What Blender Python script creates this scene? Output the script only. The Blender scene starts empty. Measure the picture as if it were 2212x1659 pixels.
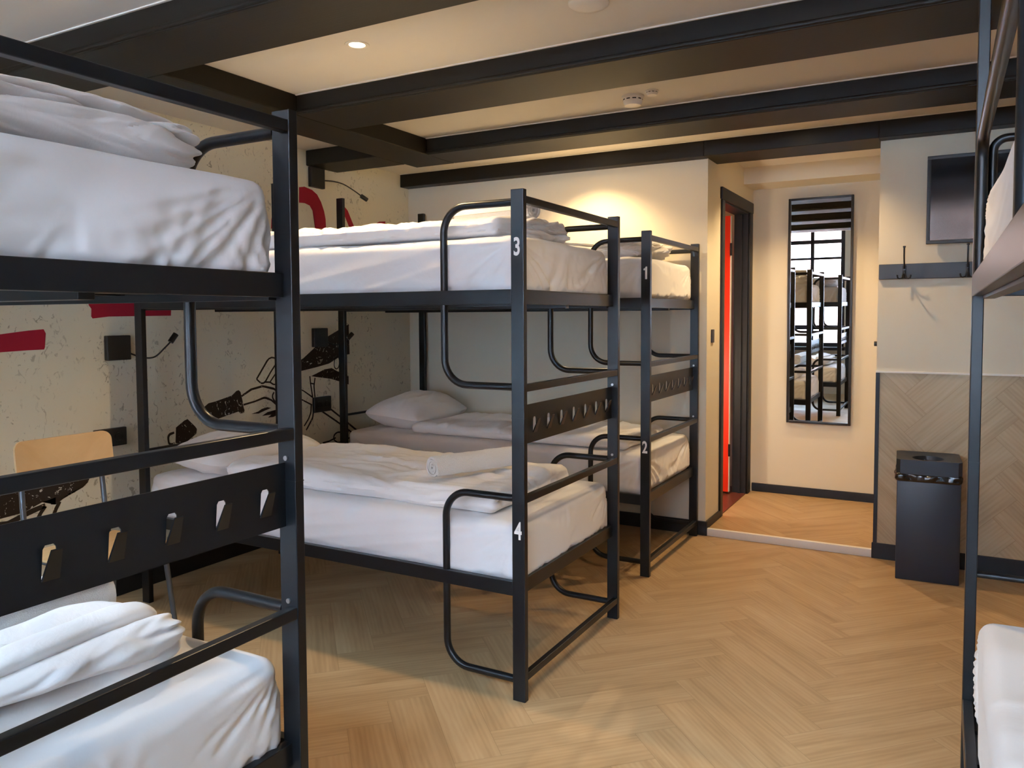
import bpy, bmesh, math, random
from mathutils import Vector, Matrix, noise

random.seed(7)
SC = bpy.context.scene
COL = SC.collection
R = math.radians
EXPO = 0.66
SKY = 60.0
BATH = 12.0
DOWN = 42.0
NEAR = 1.0

# ------------------------------------------------------------------ camera
YAW, PITCH, ROLL = R(28.8724), R(2.9005), R(-0.2507)
CAM = Vector((1.2892, -2.3704, 1.3593))
fw = Vector((-math.sin(YAW) * math.cos(PITCH), math.cos(YAW) * math.cos(PITCH), -math.sin(PITCH)))
r0 = Vector((math.cos(YAW), math.sin(YAW), 0))
u0 = r0.cross(fw)
rr = r0 * math.cos(ROLL) + u0 * math.sin(ROLL)
uu = -r0 * math.sin(ROLL) + u0 * math.cos(ROLL)
cd = bpy.data.cameras.new('camera')
cam = bpy.data.objects.new('camera', cd)
COL.objects.link(cam)
m = Matrix(((rr.x, uu.x, -fw.x), (rr.y, uu.y, -fw.y), (rr.z, uu.z, -fw.z)))
cam.matrix_world = Matrix.Translation(CAM) @ m.to_4x4()
cd.sensor_fit = 'HORIZONTAL'
cd.sensor_width = 36.0
cd.lens = 1696.0945 * 36.0 / 2212.0
cd.shift_x = (1106.0 - 1121.767) / 2212.0
cd.shift_y = (770.254 - 829.5) / 2212.0
cd.clip_start = 0.02
SC.camera = cam

# ------------------------------------------------------------------ view, world, lights
SC.view_settings.view_transform = 'Standard'
SC.view_settings.look = 'None'
SC.view_settings.gamma = 1.0
SC.view_settings.use_curve_mapping = False
SC.view_settings.exposure = EXPO
try:
    SC.cycles.use_denoising = True
    SC.cycles.max_bounces = 10
    SC.cycles.diffuse_bounces = 6
    SC.cycles.glossy_bounces = 5
    SC.cycles.transparent_max_bounces = 12
    SC.cycles.sample_clamp_indirect = 8.0
    SC.cycles.caustics_reflective = False
    SC.cycles.caustics_refractive = False
except Exception:
    pass
w = bpy.data.worlds.new('sky')
SC.world = w
w.use_nodes = True
bg = w.node_tree.nodes['Background']
bg.inputs[0].default_value = (0.51, 0.745, 1.0, 1)
bg.inputs[1].default_value = SKY


def portal(name, x0, x1, z0, z1, y):
    ld = bpy.data.lights.new(name, 'AREA')
    ld.shape = 'RECTANGLE'
    ld.size, ld.size_y = x1 - x0, z1 - z0
    ld.cycles.is_portal = True
    o = bpy.data.objects.new(name, ld)
    COL.objects.link(o)
    o.location = ((x0 + x1) / 2, y, (z0 + z1) / 2)
    o.rotation_euler = (R(90), 0, 0)
    return o


YW = -3.7           # window wall
portal('window_portal', -2.15, -0.2, 0.75, 2.85, YW - 0.14)
portal('window_portal', 0.06, 2.25, 0.75, 2.85, YW - 0.14)


def lamp(name, loc, power, color, blend=0.6, angle=150, size=0.03, rot=(0, 0, 0)):
    ld = bpy.data.lights.new(name, 'SPOT')
    ld.energy = power
    ld.color = color
    ld.spot_size = R(angle)
    ld.spot_blend = blend
    ld.shadow_soft_size = size
    o = bpy.data.objects.new(name, ld)
    COL.objects.link(o)
    o.location = loc
    o.rotation_euler = rot
    return o

# ------------------------------------------------------------------ materials
MATS = {}


def mat(name, color, rough=0.6, metal=0.0, spec=0.5, sheen=0.0, emit=None, estr=0.0, coat=0.0):
    m = bpy.data.materials.new(name)
    m.use_nodes = True
    b = m.node_tree.nodes['Principled BSDF']
    b.inputs['Base Color'].default_value = (*color, 1)
    b.inputs['Roughness'].default_value = rough
    b.inputs['Metallic'].default_value = metal
    b.inputs['Specular IOR Level'].default_value = spec
    b.inputs['Sheen Weight'].default_value = sheen
    b.inputs['Coat Weight'].default_value = coat
    if emit:
        b.inputs['Emission Color'].default_value = (*emit, 1)
        b.inputs['Emission Strength'].default_value = estr
    MATS[name] = m
    return m


def N(m, t, **kw):
    n = m.node_tree.nodes.new(t)
    for k, v in kw.items():
        setattr(n, k, v)
    return n


def L(m, a, b):
    m.node_tree.links.new(a, b)


def bsdf(m):
    return m.node_tree.nodes['Principled BSDF']


def ramp(m, fac, stops):
    r = N(m, 'ShaderNodeValToRGB')
    e = r.color_ramp.elements
    while len(e) < len(stops):
        e.new(0.5)
    for i, (p, c) in enumerate(stops):
        e[i].position = p
        e[i].color = (*c, 1)
    L(m, fac, r.inputs[0])
    return r.outputs[0]


def tex_noise(m, scale, detail=4, rough=0.6, vec=None, dist=0.0):
    n = N(m, 'ShaderNodeTexNoise')
    n.inputs['Scale'].default_value = scale
    n.inputs['Detail'].default_value = detail
    n.inputs['Roughness'].default_value = rough
    n.inputs['Distortion'].default_value = dist
    if vec is None:
        vec = N(m, 'ShaderNodeTexCoord').outputs['Object']
    L(m, vec, n.inputs['Vector'])
    return n.outputs[0]


def add_bump(m, h, strength, dist=0.01):
    b = N(m, 'ShaderNodeBump')
    b.inputs['Strength'].default_value = strength
    b.inputs['Distance'].default_value = dist
    L(m, h, b.inputs['Height'])
    L(m, b.outputs[0], bsdf(m).inputs['Normal'])


def mapping(m, scale=(1, 1, 1), src='Object', rot=(0, 0, 0)):
    tc = N(m, 'ShaderNodeTexCoord')
    mp = N(m, 'ShaderNodeMapping')
    mp.inputs['Scale'].default_value = scale
    mp.inputs['Rotation'].default_value = rot
    L(m, tc.outputs[src], mp.inputs[0])
    return mp.outputs[0]


# painted plaster
m = mat('wall_paint', (0.67, 0.605, 0.475), 0.75, spec=0.25)
add_bump(m, tex_noise(m, 160, 3), 0.12, 0.002)
m = mat('ceiling_paint', (0.70, 0.655, 0.585), 0.8, spec=0.2)
add_bump(m, tex_noise(m, 90, 2), 0.05, 0.002)
m = mat('white_trim', (0.78, 0.74, 0.68), 0.5)

# printed mural paper: cream with fine flecks
m = mat('mural_paper', (0.6, 0.56, 0.45), 0.7, spec=0.2)
v = mapping(m, (1, 1, 0.75))
n1 = tex_noise(m, 30, 3, 0.55, v, 1.6)
n2 = tex_noise(m, 3.2, 3, 0.6, v)
mul = N(m, 'ShaderNodeMath', operation='MULTIPLY')
f1 = ramp(m, n1, [(0.60, (0, 0, 0)), (0.66, (1, 1, 1))])
f2 = ramp(m, n2, [(0.42, (0, 0, 0)), (0.6, (1, 1, 1))])
L(m, f1, mul.inputs[0])
L(m, f2, mul.inputs[1])
mx = N(m, 'ShaderNodeMix', data_type='RGBA')
L(m, mul.outputs[0], mx.inputs['Factor'])
big = ramp(m, tex_noise(m, 1.1, 2, 0.5), [(0.35, (0.74, 0.69, 0.53)), (0.7, (0.66, 0.635, 0.51))])
L(m, big, mx.inputs['A'])
mx.inputs['B'].default_value = (0.37, 0.34, 0.25, 1)
L(m, mx.outputs['Result'], bsdf(m).inputs['Base Color'])


def worn(name, c, lo, hi, scale):
    m = mat(name, c, 0.7, spec=0.2)
    n = tex_noise(m, scale, 3, 0.6, None, 1.5)
    col = ramp(m, n, [(lo, c), (hi, (0.55, 0.50, 0.41))])
    L(m, col, bsdf(m).inputs['Base Color'])
    return m


worn('mural_brown', (0.028, 0.018, 0.012), 0.635, 0.65, 34)
worn('mural_line', (0.028, 0.020, 0.014), 0.68, 0.70, 30)
mat('mural_red', (0.33, 0.012, 0.028), 0.7, spec=0.2)

# stained beams
m = mat('beam_paint', (0.011, 0.008, 0.0045), 0.5, spec=0.25)
v = mapping(m, (1.5, 30, 30))
add_bump(m, tex_noise(m, 3, 4, 0.6, v), 0.15, 0.002)

# powder coated steel
m = mat('black_steel', (0.0055, 0.0065, 0.008), 0.33, spec=0.40)
add_bump(m, tex_noise(m, 900, 2), 0.05, 0.0006)
mat('black_plastic', (0.008, 0.008, 0.009), 0.4)
mat('black_iron', (0.006, 0.006, 0.006), 0.3)
m = mat('baseboard_paint', (0.009, 0.0095, 0.011), 0.5, spec=0.4)
mat('grey_tube', (0.13, 0.145, 0.16), 0.35, metal=0.6)
mat('bolt_steel', (0.5, 0.5, 0.5), 0.3, metal=1.0)
mat('white_vinyl', (0.85, 0.84, 0.8), 0.5)
mat('white_plastic', (0.74, 0.70, 0.64), 0.45)
mat('screen_glass', (0.006, 0.007, 0.008), 0.11, spec=0.5)
mat('mirror_silver', (0.93, 0.93, 0.93), 0.0, metal=1.0)
m = mat('red_lacquer', (0.80, 0.028, 0.004), 0.35)
mat('red_floor', (0.12, 0.03, 0.018), 0.35)
mat('grey_rail', (0.034, 0.037, 0.040), 0.5)
mat('bin_bag', (0.006, 0.006, 0.007), 0.16, spec=0.8)
mat('anthracite', (0.016, 0.021, 0.03), 0.42)
mat('lamp_glow', (1, 1, 1), 0.5, emit=(1.0, 0.78, 0.45), estr=30)
mat('lamp_lens', (0.4, 0.4, 0.38), 0.2)
mat('chrome', (0.7, 0.7, 0.7), 0.2, metal=1.0)

# bed linen
m = mat('cotton_sheet', (0.80, 0.795, 0.80), 0.62, spec=0.35, sheen=0.25)
v = mapping(m, (1, 1, 1))
h = tex_noise(m, 9, 4, 0.55, v, 0.8)
add_bump(m, h, 0.10, 0.02)
m = mat('cotton_duvet', (0.82, 0.81, 0.80), 0.6, spec=0.35, sheen=0.3)
v = mapping(m, (1, 1, 1))
h = tex_noise(m, 16, 5, 0.6, v, 1.4)
add_bump(m, h, 0.10, 0.02)
for nm, cc in (('terry', (0.80, 0.79, 0.765)), ('terry_beige', (0.66, 0.63, 0.54))):
    m = mat(nm, cc, 0.9, spec=0.1, sheen=0.6)
    add_bump(m, tex_noise(m, 260, 3, 0.7), 0.9, 0.006)

# birch ply
m = mat('birch_ply', (0.62, 0.40, 0.18), 0.42)
v = mapping(m, (40, 3, 2))
c = ramp(m, tex_noise(m, 2, 3, 0.5, v), [(0.3, (0.60, 0.375, 0.17)), (0.7, (0.68, 0.45, 0.22))])
L(m, c, bsdf(m).inputs['Base Color'])


def plank_mat(name, dark, mid, light, rough):
    """oak planks: UV runs along each plank in metres, u is offset per plank; the second UV holds a random number"""
    m = mat(name, mid, rough, spec=0.4)
    uv = N(m, 'ShaderNodeUVMap', uv_map='grain')
    rnd = N(m, 'ShaderNodeUVMap', uv_map='rand')
    sr = N(m, 'ShaderNodeSeparateXYZ')
    L(m, rnd.outputs[0], sr.inputs[0])
    mp = N(m, 'ShaderNodeMapping')
    mp.inputs['Scale'].default_value = (0.7, 6, 1)
    L(m, uv.outputs[0], mp.inputs[0])
    g = tex_noise(m, 2.2, 6, 0.62, mp.outputs[0], 0.6)
    mp2 = N(m, 'ShaderNodeMapping')
    mp2.inputs['Scale'].default_value = (0.5, 5.0, 1)
    L(m, uv.outputs[0], mp2.inputs[0])
    wv = N(m, 'ShaderNodeTexWave', wave_type='BANDS', bands_direction='Y')
    wv.inputs['Scale'].default_value = 3.2
    wv.inputs['Distortion'].default_value = 9
    wv.inputs['Detail'].default_value = 3
    wv.inputs['Detail Scale'].default_value = 0.9
    L(m, mp2.outputs[0], wv.inputs['Vector'])
    mixf = N(m, 'ShaderNodeMix', data_type='FLOAT')
    mixf.inputs[0].default_value = 0.10
    L(m, g, mixf.inputs[2])
    L(m, wv.outputs[1], mixf.inputs[3])
    ad = N(m, 'ShaderNodeMath', operation='MULTIPLY_ADD')
    L(m, sr.outputs[0], ad.inputs[0])
    ad.inputs[1].default_value = 0.10
    L(m, mixf.outputs[0], ad.inputs[2])
    sb = N(m, 'ShaderNodeMath', operation='SUBTRACT')
    L(m, ad.outputs[0], sb.inputs[0])
    sb.inputs[1].default_value = 0.05
    c = ramp(m, sb.outputs[0], [(0.22, dark), (0.5, mid), (0.80, light)])
    L(m, c, bsdf(m).inputs['Base Color'])
    add_bump(m, g, 0.06, 0.003)
    return m


plank_mat('oak_floor', (0.31, 0.185, 0.085), (0.43, 0.275, 0.138), (0.52, 0.355, 0.195), 0.45)
plank_mat('oak_wall', (0.36, 0.255, 0.145), (0.47, 0.35, 0.21), (0.55, 0.42, 0.27), 0.5)
mat('plank_gap', (0.28, 0.18, 0.09), 0.7)

m = mat('brick', (0.5, 0.25, 0.17), 0.85)
bt = N(m, 'ShaderNodeTexBrick')
bt.inputs['Scale'].default_value = 4.5
bt.inputs['Color1'].default_value = (0.20, 0.075, 0.045, 1)
bt.inputs['Color2'].default_value = (0.16, 0.06, 0.038, 1)
bt.inputs['Mortar'].default_value = (0.22, 0.18, 0.15, 1)
L(m, mapping(m, (1, 1, 1), 'Object', (R(90), 0, 0)), bt.inputs[0])
L(m, bt.outputs[0], bsdf(m).inputs['Base Color'])
mat('stone', (0.55, 0.52, 0.48), 0.8)
mat('asphalt', (0.1, 0.1, 0.1), 0.9)
mat('dark_pane', (0.25, 0.38, 0.45), 0.08, spec=0.8)

m = bpy.data.materials.new('window_glass')
m.use_nodes = True
nt = m.node_tree
nt.nodes.clear()
o_ = nt.nodes.new('ShaderNodeOutputMaterial')
tr = nt.nodes.new('ShaderNodeBsdfTransparent')
gl = nt.nodes.new('ShaderNodeBsdfGlossy')
gl.inputs['Roughness'].default_value = 0.0
fr = nt.nodes.new('ShaderNodeFresnel')
mxs = nt.nodes.new('ShaderNodeMixShader')
nt.links.new(fr.outputs[0], mxs.inputs[0])
nt.links.new(tr.outputs[0], mxs.inputs[1])
nt.links.new(gl.outputs[0], mxs.inputs[2])
nt.links.new(mxs.outputs[0], o_.inputs[0])
MATS['window_glass'] = m


# ------------------------------------------------------------------ builders
def link(name, me, mt, parent=None, loc=None):
    o = bpy.data.objects.new(name, me)
    COL.objects.link(o)
    if mt is not None:
        me.materials.append(MATS[mt])
    if parent is not None:
        o.parent = parent
    if loc is not None:
        o.location = loc
    return o


def obj(name, bm, mt, parent=None, smooth=False, loc=None):
    bmesh.ops.recalc_face_normals(bm, faces=bm.faces)
    me = bpy.data.meshes.new(name)
    bm.to_mesh(me)
    bm.free()
    if smooth:
        for p in me.polygons:
            p.use_smooth = True
        try:
            me.set_sharp_from_angle(angle=R(smooth if smooth is not True else 40))
        except Exception:
            pass
    return link(name, me, mt, parent, loc)


def tag(o, label, cat=None, group=None, kind=None):
    if label:
        o['label'] = label
    if cat:
        o['category'] = cat
    if group:
        o['group'] = group
    if kind:
        o['kind'] = kind
    return o


def thing(name, label, cat, loc=(0, 0, 0), rz=0.0, group=None):
    o = bpy.data.objects.new(name, None)
    o.empty_display_size = 0.1
    COL.objects.link(o)
    o.location = loc
    o.rotation_euler = (0, 0, rz)
    return tag(o, label, cat, group)


def struct(name, bm, mt, smooth=False):
    o = obj(name, bm, mt, None, smooth)
    o['kind'] = 'structure'
    return o


def copy_tree(o, parent=None):
    c = o.copy()
    COL.objects.link(c)
    c.parent = parent
    for ch in list(KIDS.get(o, [])) or [x for x in bpy.data.objects if x.parent == o]:
        copy_tree(ch, c)
    return c


KIDS = {}


def box(bm, x0, x1, y0, y1, z0, z1, bev=0.0, seg=2):
    vs = [bm.verts.new((x, y, z)) for x in (x0, x1) for y in (y0, y1) for z in (z0, z1)]
    f = [(0, 1, 3, 2), (4, 6, 7, 5), (0, 4, 5, 1), (2, 3, 7, 6), (0, 2, 6, 4), (1, 5, 7, 3)]
    fs = [bm.faces.new([vs[i] for i in q]) for q in f]
    if bev > 0:
        es = {e for q in fs for e in q.edges}
        bmesh.ops.bevel(bm, geom=list(es), offset=bev, segments=seg, profile=0.5, affect='EDGES')


def bbox(name, x0, x1, y0, y1, z0, z1, mt, parent=None, bev=0.0, smooth=False):
    bm = bmesh.new()
    box(bm, x0, x1, y0, y1, z0, z1, bev)
    return obj(name, bm, mt, parent, smooth)


def round_path(pts, r, seg=8):
    """polyline with its inner corners replaced by arcs of radius r"""
    pts = [Vector(p) for p in pts]
    out = [pts[0]]
    for i in range(1, len(pts) - 1):
        a, b, c = pts[i - 1], pts[i], pts[i + 1]
        d1, d2 = (a - b).normalized(), (c - b).normalized()
        ang = d1.angle(d2)
        if ang > R(175):
            out.append(b)
            continue
        t = min(r / math.tan(ang / 2), (a - b).length * 0.49, (c - b).length * 0.49)
        rad = t * math.tan(ang / 2)
        cen = b + (d1 + d2).normalized() * (rad / math.sin(ang / 2))
        p1, p2 = b + d1 * t, b + d2 * t
        v1, v2 = p1 - cen, p2 - cen
        tot = v1.angle(v2)
        ax = v1.cross(v2).normalized()
        for k in range(seg + 1):
            out.append(cen + Matrix.Rotation(tot * k / seg, 3, ax) @ v1)
    out.append(pts[-1])
    return out


def sweep(bm, pts, prof, up=(0, 0, 1), caps=True):
    """sweep a closed 2D profile [(a,b)] along pts (parallel transport)"""
    pts = [Vector(p) for p in pts]
    n = len(pts)
    t0 = (pts[1] - pts[0]).normalized()
    u = Vector(up)
    if abs(u.dot(t0)) > 0.95:
        u = Vector((0, 1, 0)) if abs(t0.y) < 0.9 else Vector((1, 0, 0))
    s = t0.cross(u).normalized()
    prev = t0
    rings = []
    for i in range(n):
        if i == 0:
            t = t0
        elif i == n - 1:
            t = (pts[-1] - pts[-2]).normalized()
        else:
            t = ((pts[i + 1] - pts[i]).normalized() + (pts[i] - pts[i - 1]).normalized()).normalized()
        ax = prev.cross(t)
        if ax.length > 1e-7:
            s = Matrix.Rotation(prev.angle(t), 3, ax.normalized()) @ s
        prev = t
        v = s.cross(t)
        rings.append([bm.verts.new(pts[i] + s * a + v * b) for a, b in prof])
    k = len(prof)
    for i in range(n - 1):
        for j in range(k):
            bm.faces.new((rings[i][j], rings[i][(j + 1) % k], rings[i + 1][(j + 1) % k], rings[i + 1][j]))
    if caps:
        bm.faces.new(rings[0][::-1])
        bm.faces.new(rings[-1])


def circ(r, n=12, sx=1.0):
    return [(r * sx * math.cos(2 * math.pi * i / n), r * math.sin(2 * math.pi * i / n)) for i in range(n)]


def tube(bm, pts, r, rc=0.0, n=12, seg=8, sx=1.0):
    sweep(bm, round_path(pts, rc, seg) if rc else pts, circ(r, n, sx))


def cyl(bm, c, r, h, axis='z', n=24, r2=None):
    c = Vector(c)
    r2 = r if r2 is None else r2
    d = {'x': (0, 1, 2), 'y': (1, 2, 0), 'z': (2, 0, 1)}[axis]
    A, B = [], []
    for i in range(n):
        a = 2 * math.pi * i / n
        for lst, rad, hh in ((A, r, 0), (B, r2, h)):
            p = [0, 0, 0]
            if axis == 'z':
                p = (rad * math.cos(a), rad * math.sin(a), hh)
            elif axis == 'y':
                p = (rad * math.cos(a), hh, rad * math.sin(a))
            else:
                p = (hh, rad * math.cos(a), rad * math.sin(a))
            lst.append(bm.verts.new(c + Vector(p)))
    for i in range(n):
        bm.faces.new((A[i], A[(i + 1) % n], B[(i + 1) % n], B[i]))
    bm.faces.new(A[::-1])
    bm.faces.new(B)


def lathe(bm, c, prof, n=32):
    """profile [(r, z)] spun about z"""
    c = Vector(c)
    rings = []
    for r, z in prof:
        if r < 1e-6:
            rings.append([bm.verts.new(c + Vector((0, 0, z)))])
        else:
            rings.append([bm.verts.new(c + Vector((r * math.cos(2 * math.pi * i / n), r * math.sin(2 * math.pi * i / n), z))) for i in range(n)])
    for a, b in zip(rings, rings[1:]):
        for i in range(n):
            if len(a) == 1 and len(b) > 1:
                bm.faces.new((a[0], b[i], b[(i + 1) % n]))
            elif len(b) == 1 and len(a) > 1:
                bm.faces.new((a[i], a[(i + 1) % n], b[0]))
            elif len(a) > 1:
                bm.faces.new((a[i], a[(i + 1) % n], b[(i + 1) % n], b[i]))


def nz(x, y, z):
    return noise.noise(Vector((x, y, z)))


def soft_box(sx, sy, sz, r, step, disp, kz=1.0):
    """rounded box from 0 to (sx,sy,sz); disp(p, n) -> Vector offset"""
    nx, ny, nzz = max(4, round(sx / step)), max(4, round(sy / step)), max(6, round(sz / (step * kz)))
    bm = bmesh.new()
    V = {}

    def vert(i, j, k):
        key = (i, j, k)
        if key in V:
            return V[key]

        def e(t):
            return t
        p = Vector((sx * e(i / nx), sy * e(j / ny), sz * k / nzz))
        rx = min(r, sx / 2 - 1e-4)
        ry = min(r, sy / 2 - 1e-4)
        rz = min(r, sz / 2 - 1e-4)
        q = Vector((min(max(p.x, rx), sx - rx), min(max(p.y, ry), sy - ry), min(max(p.z, rz), sz - rz)))
        d = p - q
        dn = Vector((d.x / rx, d.y / ry, d.z / rz))
        nrm = dn.normalized() if dn.length > 1e-9 else Vector((0, 0, 1))
        # cube-to-sphere like mapping keeps the faces even
        p2 = q + Vector((nrm.x * rx, nrm.y * ry, nrm.z * rz)) * max(abs(dn.x), abs(dn.y), abs(dn.z))
        p2 = p2 + disp(p2, nrm)
        V[key] = bm.verts.new(p2)
        return V[key]

    def quad(a, b, c, d):
        bm.faces.new((vert(*a), vert(*b), vert(*c), vert(*d)))
    for i in range(nx):
        for j in range(ny):
            quad((i, j, nzz), (i + 1, j, nzz), (i + 1, j + 1, nzz), (i, j + 1, nzz))
            quad((i, j, 0), (i, j + 1, 0), (i + 1, j + 1, 0), (i + 1, j, 0))
    for i in range(nx):
        for k in range(nzz):
            quad((i, 0, k), (i + 1, 0, k), (i + 1, 0, k + 1), (i, 0, k + 1))
            quad((i, ny, k), (i, ny, k + 1), (i + 1, ny, k + 1), (i + 1, ny, k))
    for j in range(ny):
        for k in range(nzz):
            quad((0, j, k), (0, j, k + 1), (0, j + 1, k + 1), (0, j + 1, k))
            quad((nx, j, k), (nx, j + 1, k), (nx, j + 1, k + 1), (nx, j, k + 1))
    return bm


# ------------------------------------------------------------------ room constants
XL, YB, XC, XA, YM = -2.278, 2.398, -0.028, 0.925, 3.625
XR = 2.45
ZC, ZB = 2.405, 2.31
ZV = 3.05


def herringbone(x0, x1, y0, y1, W, Ln, ang, ox=0.0, oy=0.0, gap=0.0012):
    """list of convex plank polygons clipped to the rectangle: [(poly points, uv, rnd)]"""
    ca, sa = math.cos(ang), math.sin(ang)
    out = []
    ext = max(x1 - x0, y1 - y0) * 1.6
    cx, cy = (x0 + x1) / 2, (y0 + y1) / 2
    na = int(ext / W) + 4
    nb = int(ext / Ln) + 4
    for a in range(-na, na + 1):
        for b in range(-nb, nb + 1):
            bx, by = a * W + b * Ln, a * W - b * Ln
            for kind in (0, 1):
                if kind == 0:
                    q = [(0, 0), (Ln, 0), (Ln, W), (0, W)]
                else:
                    q = [(Ln, W - Ln), (Ln + W, W - Ln), (Ln + W, W), (Ln, W)]
                g = gap / 2
                mx_, my_ = sum(p[0] for p in q) / 4, sum(p[1] for p in q) / 4
                pts = []
                ou = random.random() * 50
                ov = random.random() * 50
                for px, py in q:
                    u, v_ = (px, py) if kind == 0 else (py, px)
                    px += g if px < mx_ else -g
                    py += g if py < my_ else -g
                    X, Y = px + bx, py + by
                    pts.append((cx + ox + X * ca - Y * sa, cy + oy + X * sa + Y * ca, u + ou, v_ + ov))
                if max(p[0] for p in pts) < x0 or min(p[0] for p in pts) > x1 or max(p[1] for p in pts) < y0 or min(p[1] for p in pts) > y1:
                    continue
                for ax, lim, sg in ((0, x0, 1), (0, x1, -1), (1, y0, 1), (1, y1, -1)):
                    res = []
                    for i in range(len(pts)):
                        p, q2 = pts[i], pts[(i + 1) % len(pts)]
                        dp, dq = (p[ax] - lim) * sg, (q2[ax] - lim) * sg
                        if dp >= 0:
                            res.append(p)
                        if (dp > 0) != (dq > 0) and dp != dq:
                            t = dp / (dp - dq)
                            res.append(tuple(p[k] + (q2[k] - p[k]) * t for k in range(4)))
                    pts = res
                    if len(pts) < 3:
                        break
                if len(pts) >= 3:
                    out.append((pts, random.random()))
    return out


def plank_mesh(name, planks, to3d, mt, base_mt, base_quad, lift):
    bm = bmesh.new()
    uvg = bm.loops.layers.uv.new('grain')
    uvr = bm.loops.layers.uv.new('rand')
    for pts, rnd in planks:
        vs = [bm.verts.new(Vector(to3d(p[0], p[1], lift))) for p in pts]
        try:
            f = bm.faces.new(vs)
        except Exception:
            continue
        for lp, p in zip(f.loops, pts):
            lp[uvg].uv = (p[2], p[3])
            lp[uvr].uv = (rnd, 0)
    # solid slab below the planks
    x0, x1, y0, y1, th = base_quad
    vs = [bm.verts.new(Vector(to3d(x, y, z))) for x in (x0, x1) for y in (y0, y1) for z in (-th, 0)]
    for q in ((0, 1, 3, 2), (4, 6, 7, 5), (0, 4, 5, 1), (2, 3, 7, 6), (0, 2, 6, 4), (1, 5, 7, 3)):
        f = bm.faces.new([vs[i] for i in q])
        f.material_index = 1
    me = bpy.data.meshes.new(name)
    bm.to_mesh(me)
    bm.free()
    o = bpy.data.objects.new(name, me)
    COL.objects.link(o)
    me.materials.append(MATS[mt])
    me.materials.append(MATS[base_mt])
    return o


# ------------------------------------------------------------------ shell
fl = plank_mesh('floor', herringbone(XL, XR, YW, YB, 0.15, 0.60, R(45), 0.006, 0.115),
                lambda x, y, z: (x, y, z - 0.0015), 'oak_floor', 'plank_gap', (XL, XR, YW, YB, 0.12), 0.0012)
fl['kind'] = 'structure'
fl = plank_mesh('floor', herringbone(XC, XA, YB, YM, 0.15, 0.60, R(45), 0.0, 0.1),
                lambda x, y, z: (x, y, z + 0.0388), 'oak_floor', 'plank_gap', (XC, XA, YB + 0.012, YM, 0.15), 0.0012)
fl['kind'] = 'structure'
bm = bmesh.new()
box(bm, XC + 0.001, XA - 0.001, YB - 0.008, YB + 0.022, 0.0, 0.046, 0.004)
struct('trim_1', bm, 'white_trim', True)      # step nosing

T = 0.12
bm = bmesh.new()
box(bm, XL - T, XL, YW - T, YB + T, -0.1, ZV)
wl = struct('wall_left', bm, 'mural_paper')
bm = bmesh.new()
box(bm, XL, XC, YB, YB + 0.1, 0, ZC)
struct('wall_back', bm, 'wall_paint')
# alcove left wall with the doorway
DY0, DY1, DZ = 2.765, 3.50, 2.12
bm = bmesh.new()
box(bm, XC - 0.10, XC, YB + 0.1, DY0, 0, ZC)
box(bm, XC - 0.10, XC, DY1, YM, 0, ZC)
box(bm, XC - 0.10, XC, DY0, DY1, DZ, ZC)
struct('wall_alcove_left', bm, 'wall_paint')
bm = bmesh.new()
box(bm, XC - 0.10, XA + 0.1, YM, YM + 0.1, 0, ZC)
struct('wall_alcove_back', bm, 'wall_paint')
bm = bmesh.new()
box(bm, XA, XA + 0.1, YB + 0.1, YM, 0, ZC)
struct('wall_alcove_right', bm, 'wall_paint')
bm = bmesh.new()
box(bm, XA, XR, YB, YB + 0.1, 0, ZC)
struct('wall_back_right', bm, 'wall_paint')
bm = bmesh.new()
box(bm, XR, XR + T, YW - T, YB + 0.1, -0.1, ZV)
struct('wall_right', bm, 'wall_paint')
# soffit in the alcove
bm = bmesh.new()
box(bm, XC, XA, 3.33, YM, 2.29, ZC)
struct('wall_soffit', bm, 'wall_paint')
# window wall
bm = bmesh.new()
box(bm, XL, XR, YW - T, YW, -0.1, 0.75)
box(bm, XL, XR, YW - T, YW, 2.85, ZV)
box(bm, XL, -2.15, YW - T, YW, 0.75, 2.85)
box(bm, -0.20, 0.06, YW - T, YW, 0.75, 2.85)
box(bm, 2.25, XR, YW - T, YW, 0.75, 2.85)
struct('wall_front', bm, 'wall_paint')

# ceiling with its beams
YV = -1.80
bm = bmesh.new()
box(bm, XL, XR, YV, YB, ZC, ZC + 0.2)
box(bm, XC - 0.1, XA + 0.1, YB, YM + 0.1, ZC, ZC + 0.2)
box(bm, XL, XR, YV, YV + 0.1, ZC + 0.2, ZV)
box(bm, XL, XR, YW - T, YV + 0.1, ZV, ZV + 0.1)
ceil = struct('ceiling', bm, 'ceiling_paint')


def beam(x0, x1, y0, y1, axis='x', mould=True):
    bm = bmesh.new()
    box(bm, x0, x1, y0, y1, ZB, ZC, 0.006)
    if mould:
        if axis == 'x':
            box(bm, x0, x1, y0 - 0.009, y0 + 0.01, ZB + 0.004, ZB + 0.022, 0.007, 3)
            box(bm, x0, x1, y1 - 0.01, y1 + 0.009, ZB + 0.004, ZB + 0.022, 0.007, 3)
        else:
            box(bm, x1 - 0.01, x1 + 0.006, y0, y1, ZB + 0.004, ZB + 0.018, 0.006, 3)
    return obj('beam', bm, 'beam_paint', ceil)


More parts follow.
